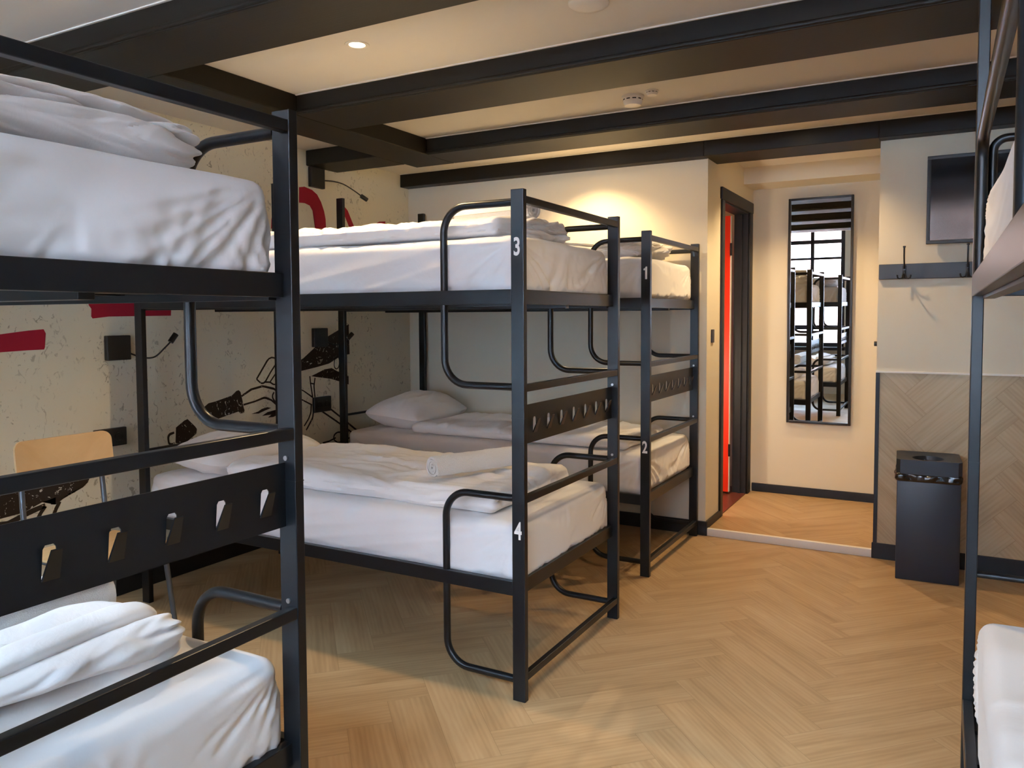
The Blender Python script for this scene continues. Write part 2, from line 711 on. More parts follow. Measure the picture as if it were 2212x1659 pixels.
beam(XL, XR, -0.615, -0.31)
beam(-1.43, XR, 0.405, 0.745)
beam(-1.43, XR, 1.445, 1.745)
beam(XL, -1.72, 1.34, 1.625, mould=False)
bm = bmesh.new()                                   # beam along the back wall, running over the alcove
box(bm, XL, XC, 2.30, YB, ZB, ZC, 0.004)
box(bm, XC, XA, 2.30, 2.60, ZB, ZC, 0.004)
box(bm, XA, XR, 2.30, YB, ZB, ZC, 0.004)
obj('beam', bm, 'beam_paint', ceil)
bm = bmesh.new()                                   # trimmer
box(bm, -1.72, -1.43, -0.31, 1.745, ZB, ZC, 0.005)
obj('beam', bm, 'beam_paint', ceil)
# thin white strip where ceiling meets beams
for nm, a in (('cornice', (-1.43, XR, 0.397, 0.405)), ('cornice', (-1.43, XR, 1.437, 1.445)), ('cornice', (XL, XR, -0.623, -0.615)), ('cornice', (XL, XR, 2.292, 2.30))):
    bbox(nm, a[0], a[1], a[2], a[3], ZC - 0.005, ZC, 'white_trim', ceil)

# baseboards
BZ = 0.088
bm = bmesh.new()
box(bm, XL, XL + 0.014, YW, YB, 0, 0.105, 0.003)
struct('baseboard_left', bm, 'baseboard_paint')
bm = bmesh.new()
box(bm, XL + 0.014, XC + 0.014, YB - 0.014, YB, 0, BZ, 0.003)
box(bm, XC, XC + 0.014, YB, DY0 - 0.06, 0.04, 0.088, 0.003)
struct('baseboard_back', bm, 'baseboard_paint')
bm = bmesh.new()
box(bm, XC + 0.014, XA, YM - 0.014, YM, 0.04, 0.102, 0.003)
struct('baseboard_alcove', bm, 'baseboard_paint')
bm = bmesh.new()
box(bm, XA - 0.008, XR, YB - 0.016, YB, 0, BZ, 0.003)
struct('baseboard_right', bm, 'baseboard_paint')
bm = bmesh.new()
box(bm, XR - 0.014, XR, YW, YB - 0.02, 0, BZ, 0.003)
struct('baseboard_side', bm, 'baseboard_paint')

# herringbone wainscot on the right back wall
wn = plank_mesh('wall_panelling', herringbone(XA + 0.018, XR, BZ, 1.042, 0.15, 0.60, R(45), 0.3285, 0.047),
                lambda x, y, z: (x, YB - 0.006 - z, y), 'oak_wall', 'plank_gap', (XA + 0.018, XR, BZ, 1.042, 0.0055), 0.0008)
wn['kind'] = 'structure'
bm = bmesh.new()
box(bm, XA - 0.002, XA + 0.018, YB - 0.012, YB, BZ, 1.042, 0.001)
struct('trim_2', bm, 'baseboard_paint')
bm = bmesh.new()
box(bm, XA - 0.002, XR, YB - 0.013, YB, 1.042, 1.052, 0.001)
struct('trim_3', bm, 'white_trim')


# ------------------------------------------------------------------ windows behind the camera and the street
def window(n, x0, x1):
    bm = bmesh.new()
    z0, z1 = 0.75, 2.85
    f = 0.06
    box(bm, x0, x1, YW - 0.09, YW - 0.02, z0, z0 + f, 0.003)
    box(bm, x0, x1, YW - 0.09, YW - 0.02, z1 - f, z1, 0.003)
    box(bm, x0, x0 + f, YW - 0.09, YW - 0.02, z0 + f, z1 - f, 0.003)
    box(bm, x1 - f, x1, YW - 0.09, YW - 0.02, z0 + f, z1 - f, 0.003)
    for z, h in ((1.02, 0.07), (2.13, 0.035), (2.38, 0.06)):
        box(bm, x0 + f, x1 - f, YW - 0.08, YW - 0.03, z, z + h, 0.003)
    k = 3
    for i in range(1, k + 1):
        x = x0 + (x1 - x0) * i / (k + 1) if n == 2 else x0 + (x1 - x0) * i / (k + 1) - 0.0
        box(bm, x - 0.026, x + 0.026, YW - 0.08, YW - 0.03, z0 + f, z1 - f, 0.003)
    o = struct('window_%d' % n, bm, 'baseboard_paint')
    bm = bmesh.new()
    box(bm, x0 + f, x1 - f, YW - 0.058, YW - 0.054, z0 + f, z1 - f)
    obj('window_pane', bm, 'window_glass', o)
    bm = bmesh.new()
    box(bm, x0 - 0.03, x1 + 0.03, YW, YW + 0.16, 0.70, 0.75, 0.006)
    obj('window_sill', bm, 'baseboard_paint', o)


window(1, -2.15, -0.20)
window(2, 0.06, 2.25)

bld = thing('brick_building', 'brick building across the street seen through the window', 'building', (0, -11, -4))
bbox('wall', -14, 14, -4, 0, 0, 10.5, 'brick', bld)
for i in range(9):
    for j in range(3):
        x = -12.2 + i * 2.9
        z = 1.2 + j * 3.1
        w1 = bbox('window', x, x + 1.25, 0.0, 0.06, z, z + 1.9, 'white_trim', bld)
        bbox('pane', x + 0.09, x + 1.16, 0.06, 0.075, z + 0.09, z + 1.81, 'dark_pane', w1)
bbox('cornice', -14, 14, 0, 0.25, 9.9, 10.3, 'stone', bld)
tag(bbox('street', -20, 20, -11, YW - 0.3, -4.2, -4.0, 'asphalt'), 'asphalt street below the windows', 'street')

# ------------------------------------------------------------------ bathroom behind the red door
bm = bmesh.new()
bx0, by0, by1 = XC - 1.5, YB + 0.1, YM + 0.1
box(bm, bx0, XC - 0.1, by0, by0 + 0.03, 0, ZC)
box(bm, bx0, XC - 0.1, by1, by1 + 0.05, 0, ZC)
box(bm, bx0 - 0.05, bx0, by0, by1 + 0.05, 0, ZC)
struct('wall_bathroom', bm, 'wall_paint')
bm = bmesh.new()
box(bm, bx0, XC - 0.1, by0 + 0.03, by1, ZC, ZC + 0.1)
struct('ceiling', bm, 'ceiling_paint')
bm = bmesh.new()
box(bm, bx0, XC - 0.1, by0 + 0.03, by1, -0.1, 0.035)
box(bm, XC - 0.1, XC - 0.001, DY0, DY1, -0.1, 0.045)
struct('floor', bm, 'red_floor')
lb = bpy.data.lights.new('bathroom_fill', 'POINT')  # unseen fill light added low inside to brighten the red door leaf
lb.energy = BATH
lb.color = (1, 0.85, 0.65)
lb.shadow_soft_size = 0.08
ob = bpy.data.objects.new('bathroom_fill', lb)
COL.objects.link(ob)
ob.location = (XC - 0.6, 2.75, 0.9)

# door frame and leaf
bm = bmesh.new()
tw = 0.075
for xx0, xx1 in ((XC, XC + 0.014), ):
    box(bm, xx0, xx1, DY0 - 0.06, DY0 + 0.003, 0.04, DZ - 0.012, 0.003)
    box(bm, xx0, xx1, DY1 - 0.012, DY1 + tw, 0.04, DZ - 0.012, 0.003)
    box(bm, xx0, xx1 + 0.004, DY0 - tw, DY1 + tw, DZ - 0.012, DZ + 0.065, 0.004)
box(bm, XC - 0.1, XC, DY0, DY0 + 0.006, 0.045, DZ - 0.02)
box(bm, XC - 0.1, XC, DY1 - 0.022, DY1, 0.045, DZ - 0.02)
box(bm, XC - 0.1, XC, DY0, DY1, DZ - 0.022, DZ)
box(bm, XC - 0.055, XC - 0.04, DY1 - 0.036, DY1 - 0.022, 0.045, DZ - 0.022)
dr = struct('door_1', bm, 'baseboard_paint', True)
leaf = bbox('door_leaf', XC - 0.80, XC - 0.118, DY1 - 0.064, DY1 - 0.026, 0.052, DZ - 0.03, 'red_lacquer', dr, 0.002)
leaf['label'] = 'red door leaf standing open'
bm = bmesh.new()
for z in (0.32, 1.80):
    cyl(bm, (XC - 0.112, DY1 - 0.066, z), 0.008, 0.09, 'z', 12)
obj('hinge', bm, 'black_iron', dr, True)
bbox('door_edge', XC - 0.118, XC - 0.114, DY1 - 0.062, DY1 - 0.028, 0.052, DZ - 0.03, 'white_trim', dr)

tag(bbox('light_switch', XC, XC + 0.009, 2.492, 2.545, 1.192, 1.275, 'black_plastic', None, 0.003),
    'black light switch beside the red door', 'switch')
bm = bmesh.new()
cyl(bm, (XA - 0.022, 2.50, 1.198), 0.014, 0.0225, 'x', 20)
tag(obj('door_stop', bm, 'black_iron', None, True), 'small round black door stop on the alcove side wall left of the coat rail', 'door stop')

# ------------------------------------------------------------------ mirror
MX0, MX1, MZ0, MZ1 = 0.236, 0.672, 0.578, 2.199
mr = thing('wall_mirror', 'tall narrow mirror in a black frame on the alcove wall', 'mirror', (0, YM - 0.012, MZ0))
fw_, dp = 0.017, 0.028
bm = bmesh.new()
H_ = MZ1 - MZ0
box(bm, MX0, MX0 + fw_, -dp, 0.0, 0, H_, 0.002)
box(bm, MX1 - fw_, MX1, -dp, 0.0, 0, H_, 0.002)
box(bm, MX0 + fw_, MX1 - fw_, -dp, 0.0, 0, fw_, 0.002)
box(bm, MX0 + fw_, MX1 - fw_, -dp, 0.0, H_ - fw_, H_, 0.002)
obj('frame', bm, 'black_plastic', mr, True)
bbox('glass', MX0 + fw_, MX1 - fw_, -dp + 0.012, -0.004, fw_, H_ - fw_, 'mirror_silver', mr)
bbox('hanger', 0.35, 0.55, 0.0, 0.012, 0.02, 0.06, 'black_iron', mr)
mr.rotation_euler = (R(0.45), 0, 0)

# ------------------------------------------------------------------ mural
MDARK= [[(0.474, 0.846), (0.487, 0.859), (0.509, 0.86), (0.562, 0.893), (0.607, 0.898), (0.723, 0.921), (0.757, 0.945), (0.774, 0.947), (0.786, 0.935), (0.789, 0.892), (0.799, 0.884), (0.805, 0.848), (0.812, 0.828), (0.807, 0.813), (0.782, 0.812), (0.768, 0.825), (0.636, 0.802), (0.6, 0.795), (0.533, 0.806)], [(0.405, 0.816), (0.426, 0.822), (0.472, 0.777), (0.484, 0.761), (0.479, 0.736), (0.414, 0.698), (0.373, 0.697), (0.348, 0.704), (0.352, 0.743), (0.353, 0.785)], [(0.861, 0.801), (0.911, 0.809), (0.942, 0.822), (0.984, 0.828), (1.015, 0.82), (0.973, 0.811), (0.916, 0.797)], [(0.941, 0.78), (0.983, 0.798), (1.058, 0.806), (1.09, 0.798), (1.062, 0.773), (1.03, 0.764), (0.987, 0.765), (1.014, 0.78)], [(1.225, 1.081), (1.287, 1.105), (1.399, 1.174), (1.507, 1.235), (1.672, 1.299), (1.716, 1.314), (1.721, 1.112), (1.641, 1.106), (1.598, 1.114), (1.554, 1.092), (1.52, 1.059), (1.404, 1.042), (1.292, 1.029), (1.231, 1.022)], [(1.354, 0.988), (1.477, 1.024), (1.544, 1.028), (1.595, 1.005), (1.656, 0.986), (1.708, 0.964), (1.707, 0.907), (1.628, 0.931), (1.534, 0.958), (1.402, 0.979)], [(-0.586, 0.595), (-0.525, 0.619), (-0.399, 0.621), (-0.257, 0.621), (-0.15, 0.623), (-0.124, 0.609), (-0.133, 0.587), (-0.159, 0.567), (-0.224, 0.555), (-0.253, 0.533), (-0.289, 0.513), (-0.312, 0.518), (-0.288, 0.547), (-0.349, 0.536), (-0.409, 0.515), (-0.435, 0.507), (-0.483, 0.504), (-0.538, 0.501), (-0.589, 0.503)]]
MRED= [[(-1.125, 1.308), (-0.762, 1.293), (-0.501, 1.294), (-0.444, 1.301), (-0.385, 1.308), (-0.316, 1.313), (-0.307, 1.294), (-0.312, 1.263), (-0.313, 1.232), (-0.317, 1.222), (-0.388, 1.221), (-0.503, 1.217), (-0.764, 1.219), (-1.128, 1.228)], [(-0.103, 1.441), (0.122, 1.451), (0.344, 1.467), (0.346, 1.438), (0.341, 1.373), (0.157, 1.371), (-0.003, 1.369), (-0.085, 1.36), (-0.092, 1.369), (-0.09, 1.406), (-0.103, 1.423)], [(1.278, 2.168), (1.325, 2.178), (1.391, 2.167), (1.436, 2.144), (1.471, 2.101), (1.497, 2.046), (1.51, 1.996), (1.513, 1.935), (1.412, 1.926), (1.409, 1.979), (1.392, 2.037), (1.367, 2.066), (1.323, 2.076), (1.275, 2.073)], [(1.041, 1.89), (1.046, 1.947), (1.059, 1.996), (1.085, 2.053), (1.118, 2.102), (1.16, 2.135), (1.223, 2.163), (1.269, 2.167), (1.267, 2.072), (1.22, 2.063), (1.178, 2.043), (1.152, 2.01), (1.134, 1.95), (1.129, 1.898)], [(1.695, 2.096), (1.724, 2.076), (1.783, 1.981), (1.822, 1.931), (1.761, 1.925), (1.693, 2.036)], [(1.923, 1.94), (1.972, 1.986), (2.033, 2.027), (2.055, 2.036), (2.123, 2.045), (2.116, 1.957), (2.059, 1.952), (2.032, 1.967), (1.993, 1.946)]]
MLINE= [(0.012, [(0.342, 0.76), (0.314, 0.755), (0.305, 0.742), (0.308, 0.699), (0.344, 0.703)]), (0.013, [(0.792, 0.911), (0.865, 0.944), (0.951, 0.956), (1.04, 0.933), (1.071, 0.91), (1.113, 0.862), (1.156, 0.804)]), (0.011, [(0.805, 0.86), (0.888, 0.871), (0.965, 0.888), (1.017, 0.867), (1.058, 0.836), (1.095, 0.794)]), (0.011, [(0.906, 1.001), (1.024, 1.146), (1.129, 1.045), (1.051, 0.953)]), (0.01, [(0.906, 1.001), (0.956, 0.96), (1.016, 1.036), (1.076, 1.101)]), (0.009, [(0.962, 0.979), (1.009, 0.976), (1.045, 0.953), (1.1, 0.981)]), (0.009, [(1.009, 0.976), (1.103, 1.075)]), (0.01, [(1.039, 0.913), (1.022, 0.89), (1.038, 0.861), (1.064, 0.846)]), (0.008, [(1.597, 1.108), (1.571, 1.086), (1.566, 1.039), (1.582, 1.017), (1.608, 1.025), (1.622, 1.065), (1.61, 1.102), (1.597, 1.108)]), (0.01, [(1.342, 0.989), (1.347, 0.943), (1.363, 0.856)]), (0.01, [(1.388, 0.975), (1.377, 0.924), (1.384, 0.849)]), (0.008, [(1.341, 0.944), (1.385, 0.935)]), (0.009, [(1.206, 0.937), (1.289, 0.897), (1.367, 0.85)]), (0.009, [(1.204, 0.876), (1.299, 0.831), (1.358, 0.803)]), (0.011, [(1.35, 0.806), (1.345, 0.755), (1.324, 0.718), (1.284, 0.677)]), (0.011, [(1.373, 0.781), (1.36, 0.719), (1.302, 0.649)]), (0.012, [(1.496, 0.78), (1.666, 0.666), (1.818, 0.561), (1.744, 0.558)]), (0.011, [(1.429, 0.763), (1.562, 0.684), (1.691, 0.605), (1.763, 0.556)]), (0.01, [(1.7, 0.589), (1.585, 0.598), (1.555, 0.584), (1.55, 0.555), (1.592, 0.525), (1.654, 0.534), (1.708, 0.545)]), (0.01, [(1.449, 0.546), (1.507, 0.549), (1.572, 0.564)]), (0.022, [(-0.56, 0.48), (-0.499, 0.473), (-0.435, 0.494), (-0.39, 0.507), (-0.336, 0.519)]), (0.018, [(-0.336, 0.516), (-0.357, 0.49), (-0.375, 0.459)]), (0.018, [(-0.271, 0.523), (-0.289, 0.492), (-0.308, 0.451)])]

mu = thing('wall_mural', 'large printed mural of red lettering and a brown handlebar drawing on cream wall', 'mural', (XL, 0, 0))


def flat_poly(bm, pts, x):
    vs = [bm.verts.new((x, y, z)) for y, z in pts]
    f = bm.faces.new(vs)
    bmesh.ops.triangulate(bm, faces=[f], ngon_method='EAR_CLIP')


def flat_line(bm, pts, w_, x):
    P = round_path([(0, y, z) for y, z in pts], 0.05, 4) if len(pts) > 2 else [Vector((0, y, z)) for y, z in pts]
    Lf, Rt = [], []
    for i, p in enumerate(P):
        a = P[max(0, i - 1)]
        b = P[min(len(P) - 1, i + 1)]
        t = (b - a).normalized() if (b - a).length > 1e-9 else Vector((0, 1, 0))
        nn = Vector((0, -t.z, t.y))
        ww = w_ * (0.5 + 0.14 * nz(p.y * 30, p.z * 30, 3.1))
        Lf.append(bm.verts.new((x, p.y + nn.y * ww, p.z + nn.z * ww)))
        Rt.append(bm.verts.new((x, p.y - nn.y * ww, p.z - nn.z * ww)))
    for i in range(len(P) - 1):
        bm.faces.new((Lf[i], Lf[i + 1], Rt[i + 1], Rt[i]))


for q in MRED:
    bm = bmesh.new()
    flat_poly(bm, q, 0.0006)
    obj('letter_stroke', bm, 'mural_red', mu)['label'] = 'red painted letter stroke'
for q in MDARK:
    bm = bmesh.new()
    flat_poly(bm, q, 0.0008)
    obj('printed_shape', bm, 'mural_brown', mu)['label'] = 'worn dark brown bicycle shape'
for w_, q in MLINE:
    bm = bmesh.new()
    flat_line(bm, q, w_, 0.001)
    obj('outline_stroke', bm, 'mural_line', mu)

# ------------------------------------------------------------------ bunk beds
BW, BL, BH, HH = 0.893, 2.09, 1.797, 2.115
PW, PY = 0.050, 0.0245
ZU, ZU2, ZL, ZL2 = 1.4547, 1.403, 0.427, 0.376


def make_bunk(label):
    t = thing('bunk_bed', label, 'bunk bed', group='black steel bunk beds')
    for (x0, y0, h) in ((-PW, 0, BH), (-PW, BW - PY, BH), (-BL, 0, HH), (-BL, BW - PY, HH)):
        bm = bmesh.new()
        box(bm, x0, x0 + PW, y0, y0 + PY, 0, h, 0.002)
        # joint line half way up
        box(bm, x0 - 0.0004, x0 + PW + 0.0004, y0 - 0.0004, y0 + PY + 0.0004, 1.006, 1.008)
        obj('post', bm, 'black_steel', t)
    for z0, z1 in ((ZU2, ZU), (ZL2, ZL)):
        for y0, y1 in ((0.0, 0.022), (BW - 0.022, BW)):
            bbox('side_rail', -BL + PW, -PW, y0, y1, z0, z1, 'black_steel', t, 0.0018)
        bbox('end_rail', -0.046, -0.024, PY, BW - PY, z0, z1, 'black_steel', t, 0.0018)
        bbox('end_rail', -BL + 0.014, -BL + 0.036, PY, BW - PY, z0, z1, 'black_steel', t, 0.0018)
        bm = bmesh.new()
        for k in range(13):
            x = -BL + 0.12 + k * (BL - 0.24) / 12
            box(bm, x - 0.02, x + 0.02, 0.022, BW - 0.022, z0 + 0.012, z0 + 0.020)
        box(bm, -BL + 0.036, -0.046, BW / 2 - 0.015, BW / 2 + 0.015, z0 - 0.012, z0 + 0.012, 0.002)
        box(bm, -BL + 0.036, -0.046, 0.022, 0.046, z0 - 0.006, z0 + 0.012)
        box(bm, -BL + 0.036, -0.046, BW - 0.046, BW - 0.022, z0 - 0.006, z0 + 0.012)
        obj('slat_base', bm, 'black_steel', t)
    # cross rungs of the foot end
    for z in (1.762, 1.111, 0.720, 0.085):
        hgt = 0.026
        bbox('rung', -0.024, -0.001, PY, BW - PY, z - hgt / 2, z + hgt / 2, 'black_steel', t, 0.0025)
    # head end bars
    bm = bmesh.new()
    tube(bm, [(-BL + 0.02, PY, 0.73), (-BL + 0.02, BW - PY, 0.73)], 0.008)
    obj('head_rail', bm, 'black_steel', t, True)
    bm = bmesh.new()
    xh = -BL + 0.016
    tube(bm, [(xh, PY + 0.012, ZU), (xh, PY + 0.012, 1.774), (xh, BW - PY - 0.012, 1.774), (xh, BW - PY - 0.012, ZU)], 0.010, 0.03)
    obj('head_rail', bm, 'black_steel', t, True)
    # bent guard tubes at the foot, both sides
    for y in (0.0135, BW - 0.0135):
        for pts in (
            [(-PW, y, 1.755), (-0.337, y, 1.755), (-0.337, y, ZU)],
            [(-PW, y, 1.114), (-0.337, y, 1.114), (-0.337, y, ZU2)],
            [(-PW, y, 0.722), (-0.337, y, 0.722), (-0.337, y, ZL)],
            [(-PW, y, 0.073), (-0.337, y, 0.073), (-0.337, y, ZL2)],
        ):
            bm = bmesh.new()
            tube(bm, pts, 0.0135, 0.095, 12, 10)
            obj('guard_tube', bm, 'black_steel', t, True)
    # hook panel with seven cut and bent hooks
    z0, z1 = 0.9076, 1.0471
    y0, y1 = PY, BW - PY
    hx = -0.030
    th = 0.0025
    bm = bmesh.new()
    hooks = []
    ys = [0.136 + 0.1125 * k for k in range(7)]
    hb, ht = 0.0150, 0.010          # half widths of the hole at bottom and top
    hz0, hz1 = 0.942, 0.999

    def strip(poly):
        a = [bm.verts.new((hx, y, z)) for y, z in poly]
        b = [bm.verts.new((hx - th, y, z)) for y, z in poly]
        bm.faces.new(a)
        bm.faces.new(b[::-1])
        for i in range(len(poly)):
            j = (i + 1) % len(poly)
            bm.faces.new((a[i], b[i], b[j], a[j]))
    c0 = y0
    for k, yc in enumerate(ys):
        c1 = y1 if k == 6 else yc + 0.056
        A = yc - 0.018
        B = yc + 0.018
        strip([(c0, z0), (A, z0), (A, z1), (c0, z1)])
        strip([(B, z0), (c1, z0), (c1, z1), (B, z1)])
        strip([(A, z0), (B, z0), (B, hz0), (A, hz0)])
        strip([(A, hz1), (B, hz1), (B, z1), (A, z1)])
        strip([(A, hz0), (yc - hb, hz0), (yc - ht - 0.001, hz1 - 0.006), (yc - ht + 0.003, hz1), (A, hz1)])
        strip([(yc + hb, hz0), (B, hz0), (B, hz1), (yc + ht - 0.003, hz1), (yc + ht + 0.001, hz1 - 0.006)])
        c0 = c1
    pn = obj('hook_panel', bm, 'black_steel', t)
    for yc in ys:
        bm = bmesh.new()
        dx, dz = 0.019, 0.052
        q = [(0, -hb + 0.001), (0, hb - 0.001), (1, ht - 0.001), (1, -ht + 0.001)]
        f1, f2 = [], []
        for s, yy in q:
            f1.append(bm.verts.new((hx - th + (dx + th) * s, yc + yy, hz0 + 0.001 + dz * s)))
            f2.append(bm.verts.new((hx + dx * s + 0.0022 * (1 - s) + 0.002 * s, yc + yy, hz0 - 0.0005 + dz * s)))
        bm.faces.new(f1)
        bm.faces.new(f2[::-1])
        for i in range(4):
            bm.faces.new((f1[i], f2[i], f2[(i + 1) % 4], f1[(i + 1) % 4]))
        obj('hook', bm, 'black_steel', pn)
    # bolt heads on the far foot post
    for z in (1.057, 0.744):
        bm = bmesh.new()
        cyl(bm, (-0.026, BW - PY + 0.0005, z), 0.0055, -0.004, 'y', 12)
        obj('bolt', bm, 'bolt_steel', t, True)
    return t


def add_number(bed, txt, z):
    if txt == '1':
        bm = bmesh.new()
        P_ = [(0.0005, 0), (0.0115, 0), (0.0115, 0.064), (0.0035, 0.064), (-0.0005, 0.057), (-0.0085, 0.0535), (-0.0085, 0.0455), (0.0005, 0.0455)]
        a_ = [bm.verts.new((-0.028 + x, -0.0008, z + y)) for x, y in P_]
        b_ = [bm.verts.new((-0.028 + x, -0.0002, z + y)) for x, y in P_]
        bmesh.ops.triangulate(bm, faces=[bm.faces.new(a_)])
        for i in range(len(P_)):
            j = (i + 1) % len(P_)
            bm.faces.new((a_[i], b_[i], b_[j], a_[j]))
        o = obj('number_sticker', bm, 'white_vinyl', bed)
        o['label'] = 'white number 1'
        return o
    cu = bpy.data.curves.new('digit', 'FONT')
    cu.body = txt
    cu.size = 0.088
    cu.align_x = 'CENTER'
    cu.extrude = 0.0002
    cu.offset = 0.0022
    cu.resolution_u = 6
    tmp = bpy.data.objects.new('digit', cu)
    COL.objects.link(tmp)
    bpy.context.view_layer.update()
    me = bpy.data.meshes.new_from_object(tmp.evaluated_get(bpy.context.evaluated_depsgraph_get()))
    bpy.data.objects.remove(tmp)
    bpy.data.curves.remove(cu)
    zs = [v.co.y for v in me.vertices]
    xs = [v.co.x for v in me.vertices]
    h = 0.064
    cx_ = (min(xs) + max(xs)) / 2
    for v in me.vertices:
        v.co = Vector(((v.co.x - cx_) * 0.66 - 0.026, -0.0006 - v.co.z, z + (v.co.y - min(zs)) / (max(zs) - min(zs)) * h))
    o = link('number_sticker', me, 'white_vinyl', bed)
    o['label'] = 'white number %s' % txt
    return o


bed2 = make_bunk('black steel bunk bed with white numbers 3 and 4 on its front post')
bed1 = copy_tree(bed2)
bed3 = copy_tree(bed2)
bed4 = copy_tree(bed2)
add_number(bed2, '3', 1.569)
add_number(bed2, '4', 0.580)
add_number(bed3, '1', 1.549)
add_number(bed3, '2', 0.650)
B1 = Vector((0.062, -1.117 - BW, 0))
B2 = Vector((0, 0, 0))
B3 = Vector((-0.067, 1.478, 0))
A4 = R(-90 + 0.45)
B4 = Vector((1.345, -0.17 - BL, 0))
bed1.location = B1
bed1['label'] = 'nearest black steel bunk bed at the left with its hook panel close to the viewer'
bed3.location = B3
bed3['label'] = 'black steel bunk bed with white numbers 1 and 2 beside the back wall'
bed4.location = B4
bed4.rotation_euler = (0, 0, A4)
bed4['label'] = 'black steel bunk bed cut off by the right edge, seen from its head end'
# long safety guard only this bed has, at its head end
bm = bmesh.new()
tube(bm, [(-BL + 0.062, 0.0135, ZU), (-BL + 0.062, 0.0135, 1.768), (-BL + 1.27, 0.0135, 1.768), (-BL + 1.27, 0.0135, ZU)], 0.0125, 0.05, 12, 8)
obj('guard_tube', bm, 'black_steel', bed4, True)


# ------------------------------------------------------------------ mattresses in fitted sheets
ML, MW, MH = 2.0, 0.832, 0.222


def sstep(a, b_, x):
    t = max(0.0, min(1.0, (x - a) / (b_ - a)))
    return t * t * (3 - 2 * t)


def ridge(x, y, z, k=2.2):
    return max(-0.6, 1 - k * abs(nz(x, y, z)))


def mattress_disp(seed, fold=1.0):
    def d(p, n):
        out = Vector((0, 0, 0))
        t = max(0.0, min(1.0, p.z / MH))            # height
        side = 1 - abs(n.z)
        if n.z > 0.3:
            out.z += 0.006 * nz(p.x * 1.7 + seed, p.y * 2.3, 0.3) * n.z + 0.003 * nz(p.x * 6 + seed, p.y * 5, 1.3) * n.z
            a = nz(p.x * 2 + seed, p.y * 1.1, 5.1)
            m_ = sstep(0.0, 0.5, nz(p.x * 1.1 + seed, p.y * 1.4, 6.4) + 0.2)
            out.z += 0.0038 * fold * m_ * ridge(p.x * 8 + a * 2, p.y * 1.2 + a, seed, 3.2) * n.z
        if side > 0.2:
            endf = abs(n.x) > abs(n.y)
            W_ = MW if endf else ML
            s = p.y if endf else p.x
            c = min(s, W_ - s)
            sg = 1.0 if s < W_ / 2 else 2.0
            h = MH * 0.96 - p.z
            low = 1 - t
            # folds fanning out from the top corner
            rr_ = math.hypot(c, max(h, 0))
            phi = math.atan2(max(h, 0.0), c + 0.004)
            k = 9.0 if endf else 6.0
            fan = ridge(phi * k * 0.55 + sg * 5 + 0.5 * nz(rr_ * 5, sg * 3, seed), rr_ * 1.2, seed + sg * 7, 2.6)
            amp = 0.0105 * fold * sstep(0.02, 0.10, rr_) * (1 - sstep(0.22, 0.60 if endf else 0.75, rr_))
            o = amp * fan * side
            # long soft pulls slanting down along the side
            o += 0.0050 * fold * ridge(s * 3.0 + 3.2 * low + seed, low * 0.5, 7.7, 2.4) * side * (0.3 + 0.7 * low)
            # fine gathers where the elastic pulls the hem under
            gat = ridge(s * (30 if endf else 16) + (4 if s < W_ / 2 else -4) * low + 1.2 * nz(s * 6, seed, 1), low * 0.6, seed + 2, 2.6)
            o += (0.0085 if endf else 0.0012) * fold * gat * side * (low ** 1.6) * (0.35 + 0.65 * (1 - sstep(0.1, 0.5, c)))
            if endf:
                o += 0.0075 * fold * side * (0.25 + 0.75 * low) * ridge(s * 11 + 1.5 * low + nz(s * 3, seed, 4), low * 0.3, seed + 8, 2.8)
            o -= 0.020 * max(0.0, 0.20 - t) / 0.20 * side
            o = min(o, 0.012)
            out += Vector((n.x, n.y, 0)) * o
        return out
    return d


def mattress_mesh(seed, fold=1.0):
    bm = soft_box(ML, MW, MH, 0.034, 0.0095, mattress_disp(seed, fold), 0.75)
    bmesh.ops.recalc_face_normals(bm, faces=bm.faces)
    me = bpy.data.meshes.new('mattress')
    bm.to_mesh(me)
    bm.free()
    for p in me.polygons:
        p.use_smooth = True
    me.materials.append(MATS['cotton_sheet'])
    return me


MM = [mattress_mesh(1.7, 1.0), mattress_mesh(9.2, 1.4), mattress_mesh(23.4, 0.9)]


def place_mattress(me, B, ang, z, label, dy=0.0):
    o = bpy.data.objects.new('mattress', me)
    COL.objects.link(o)
    off = Matrix.Rotation(ang, 3, 'Z') @ Vector((-ML - 0.049, (BW - MW) / 2 + dy, z))
    o.location = B + off
    o.rotation_euler = (0, 0, ang)
    return tag(o, label, 'mattress', 'mattresses in white fitted sheets')


SLU, SLL = ZU2 + 0.021, ZL2 + 0.021
place_mattress(MM[2], B1, 0, SLU, 'white sheeted mattress filling the top of the nearest left bunk')
place_mattress(MM[1], B1, 0, SLL, 'white sheeted mattress at the bottom left corner under the nearest hook panel')
place_mattress(MM[0], B2, 0, SLU, 'mattress under the long folded duvet on the upper level behind the white 3')
place_mattress(MM[1], B2, 0, SLL, 'mattress under the wide duvet and towel roll on the lower level behind the white 4')
place_mattress(MM[1], B3, 0, SLU + 0.02, 'wrinkled mattress on the upper level of the rearmost bunk by the door wall')
place_mattress(MM[0], B3, 0, SLL + 0.015, 'mattress carrying the plump pillow on the lower level of the rearmost bunk')
place_mattress(MM[2], B4, A4, SLU, 'white sheeted mattress up high at the right edge of the picture')
place_mattress(MM[0], B4, A4, SLL + 0.015, 'white sheeted mattress low at the bottom right corner')


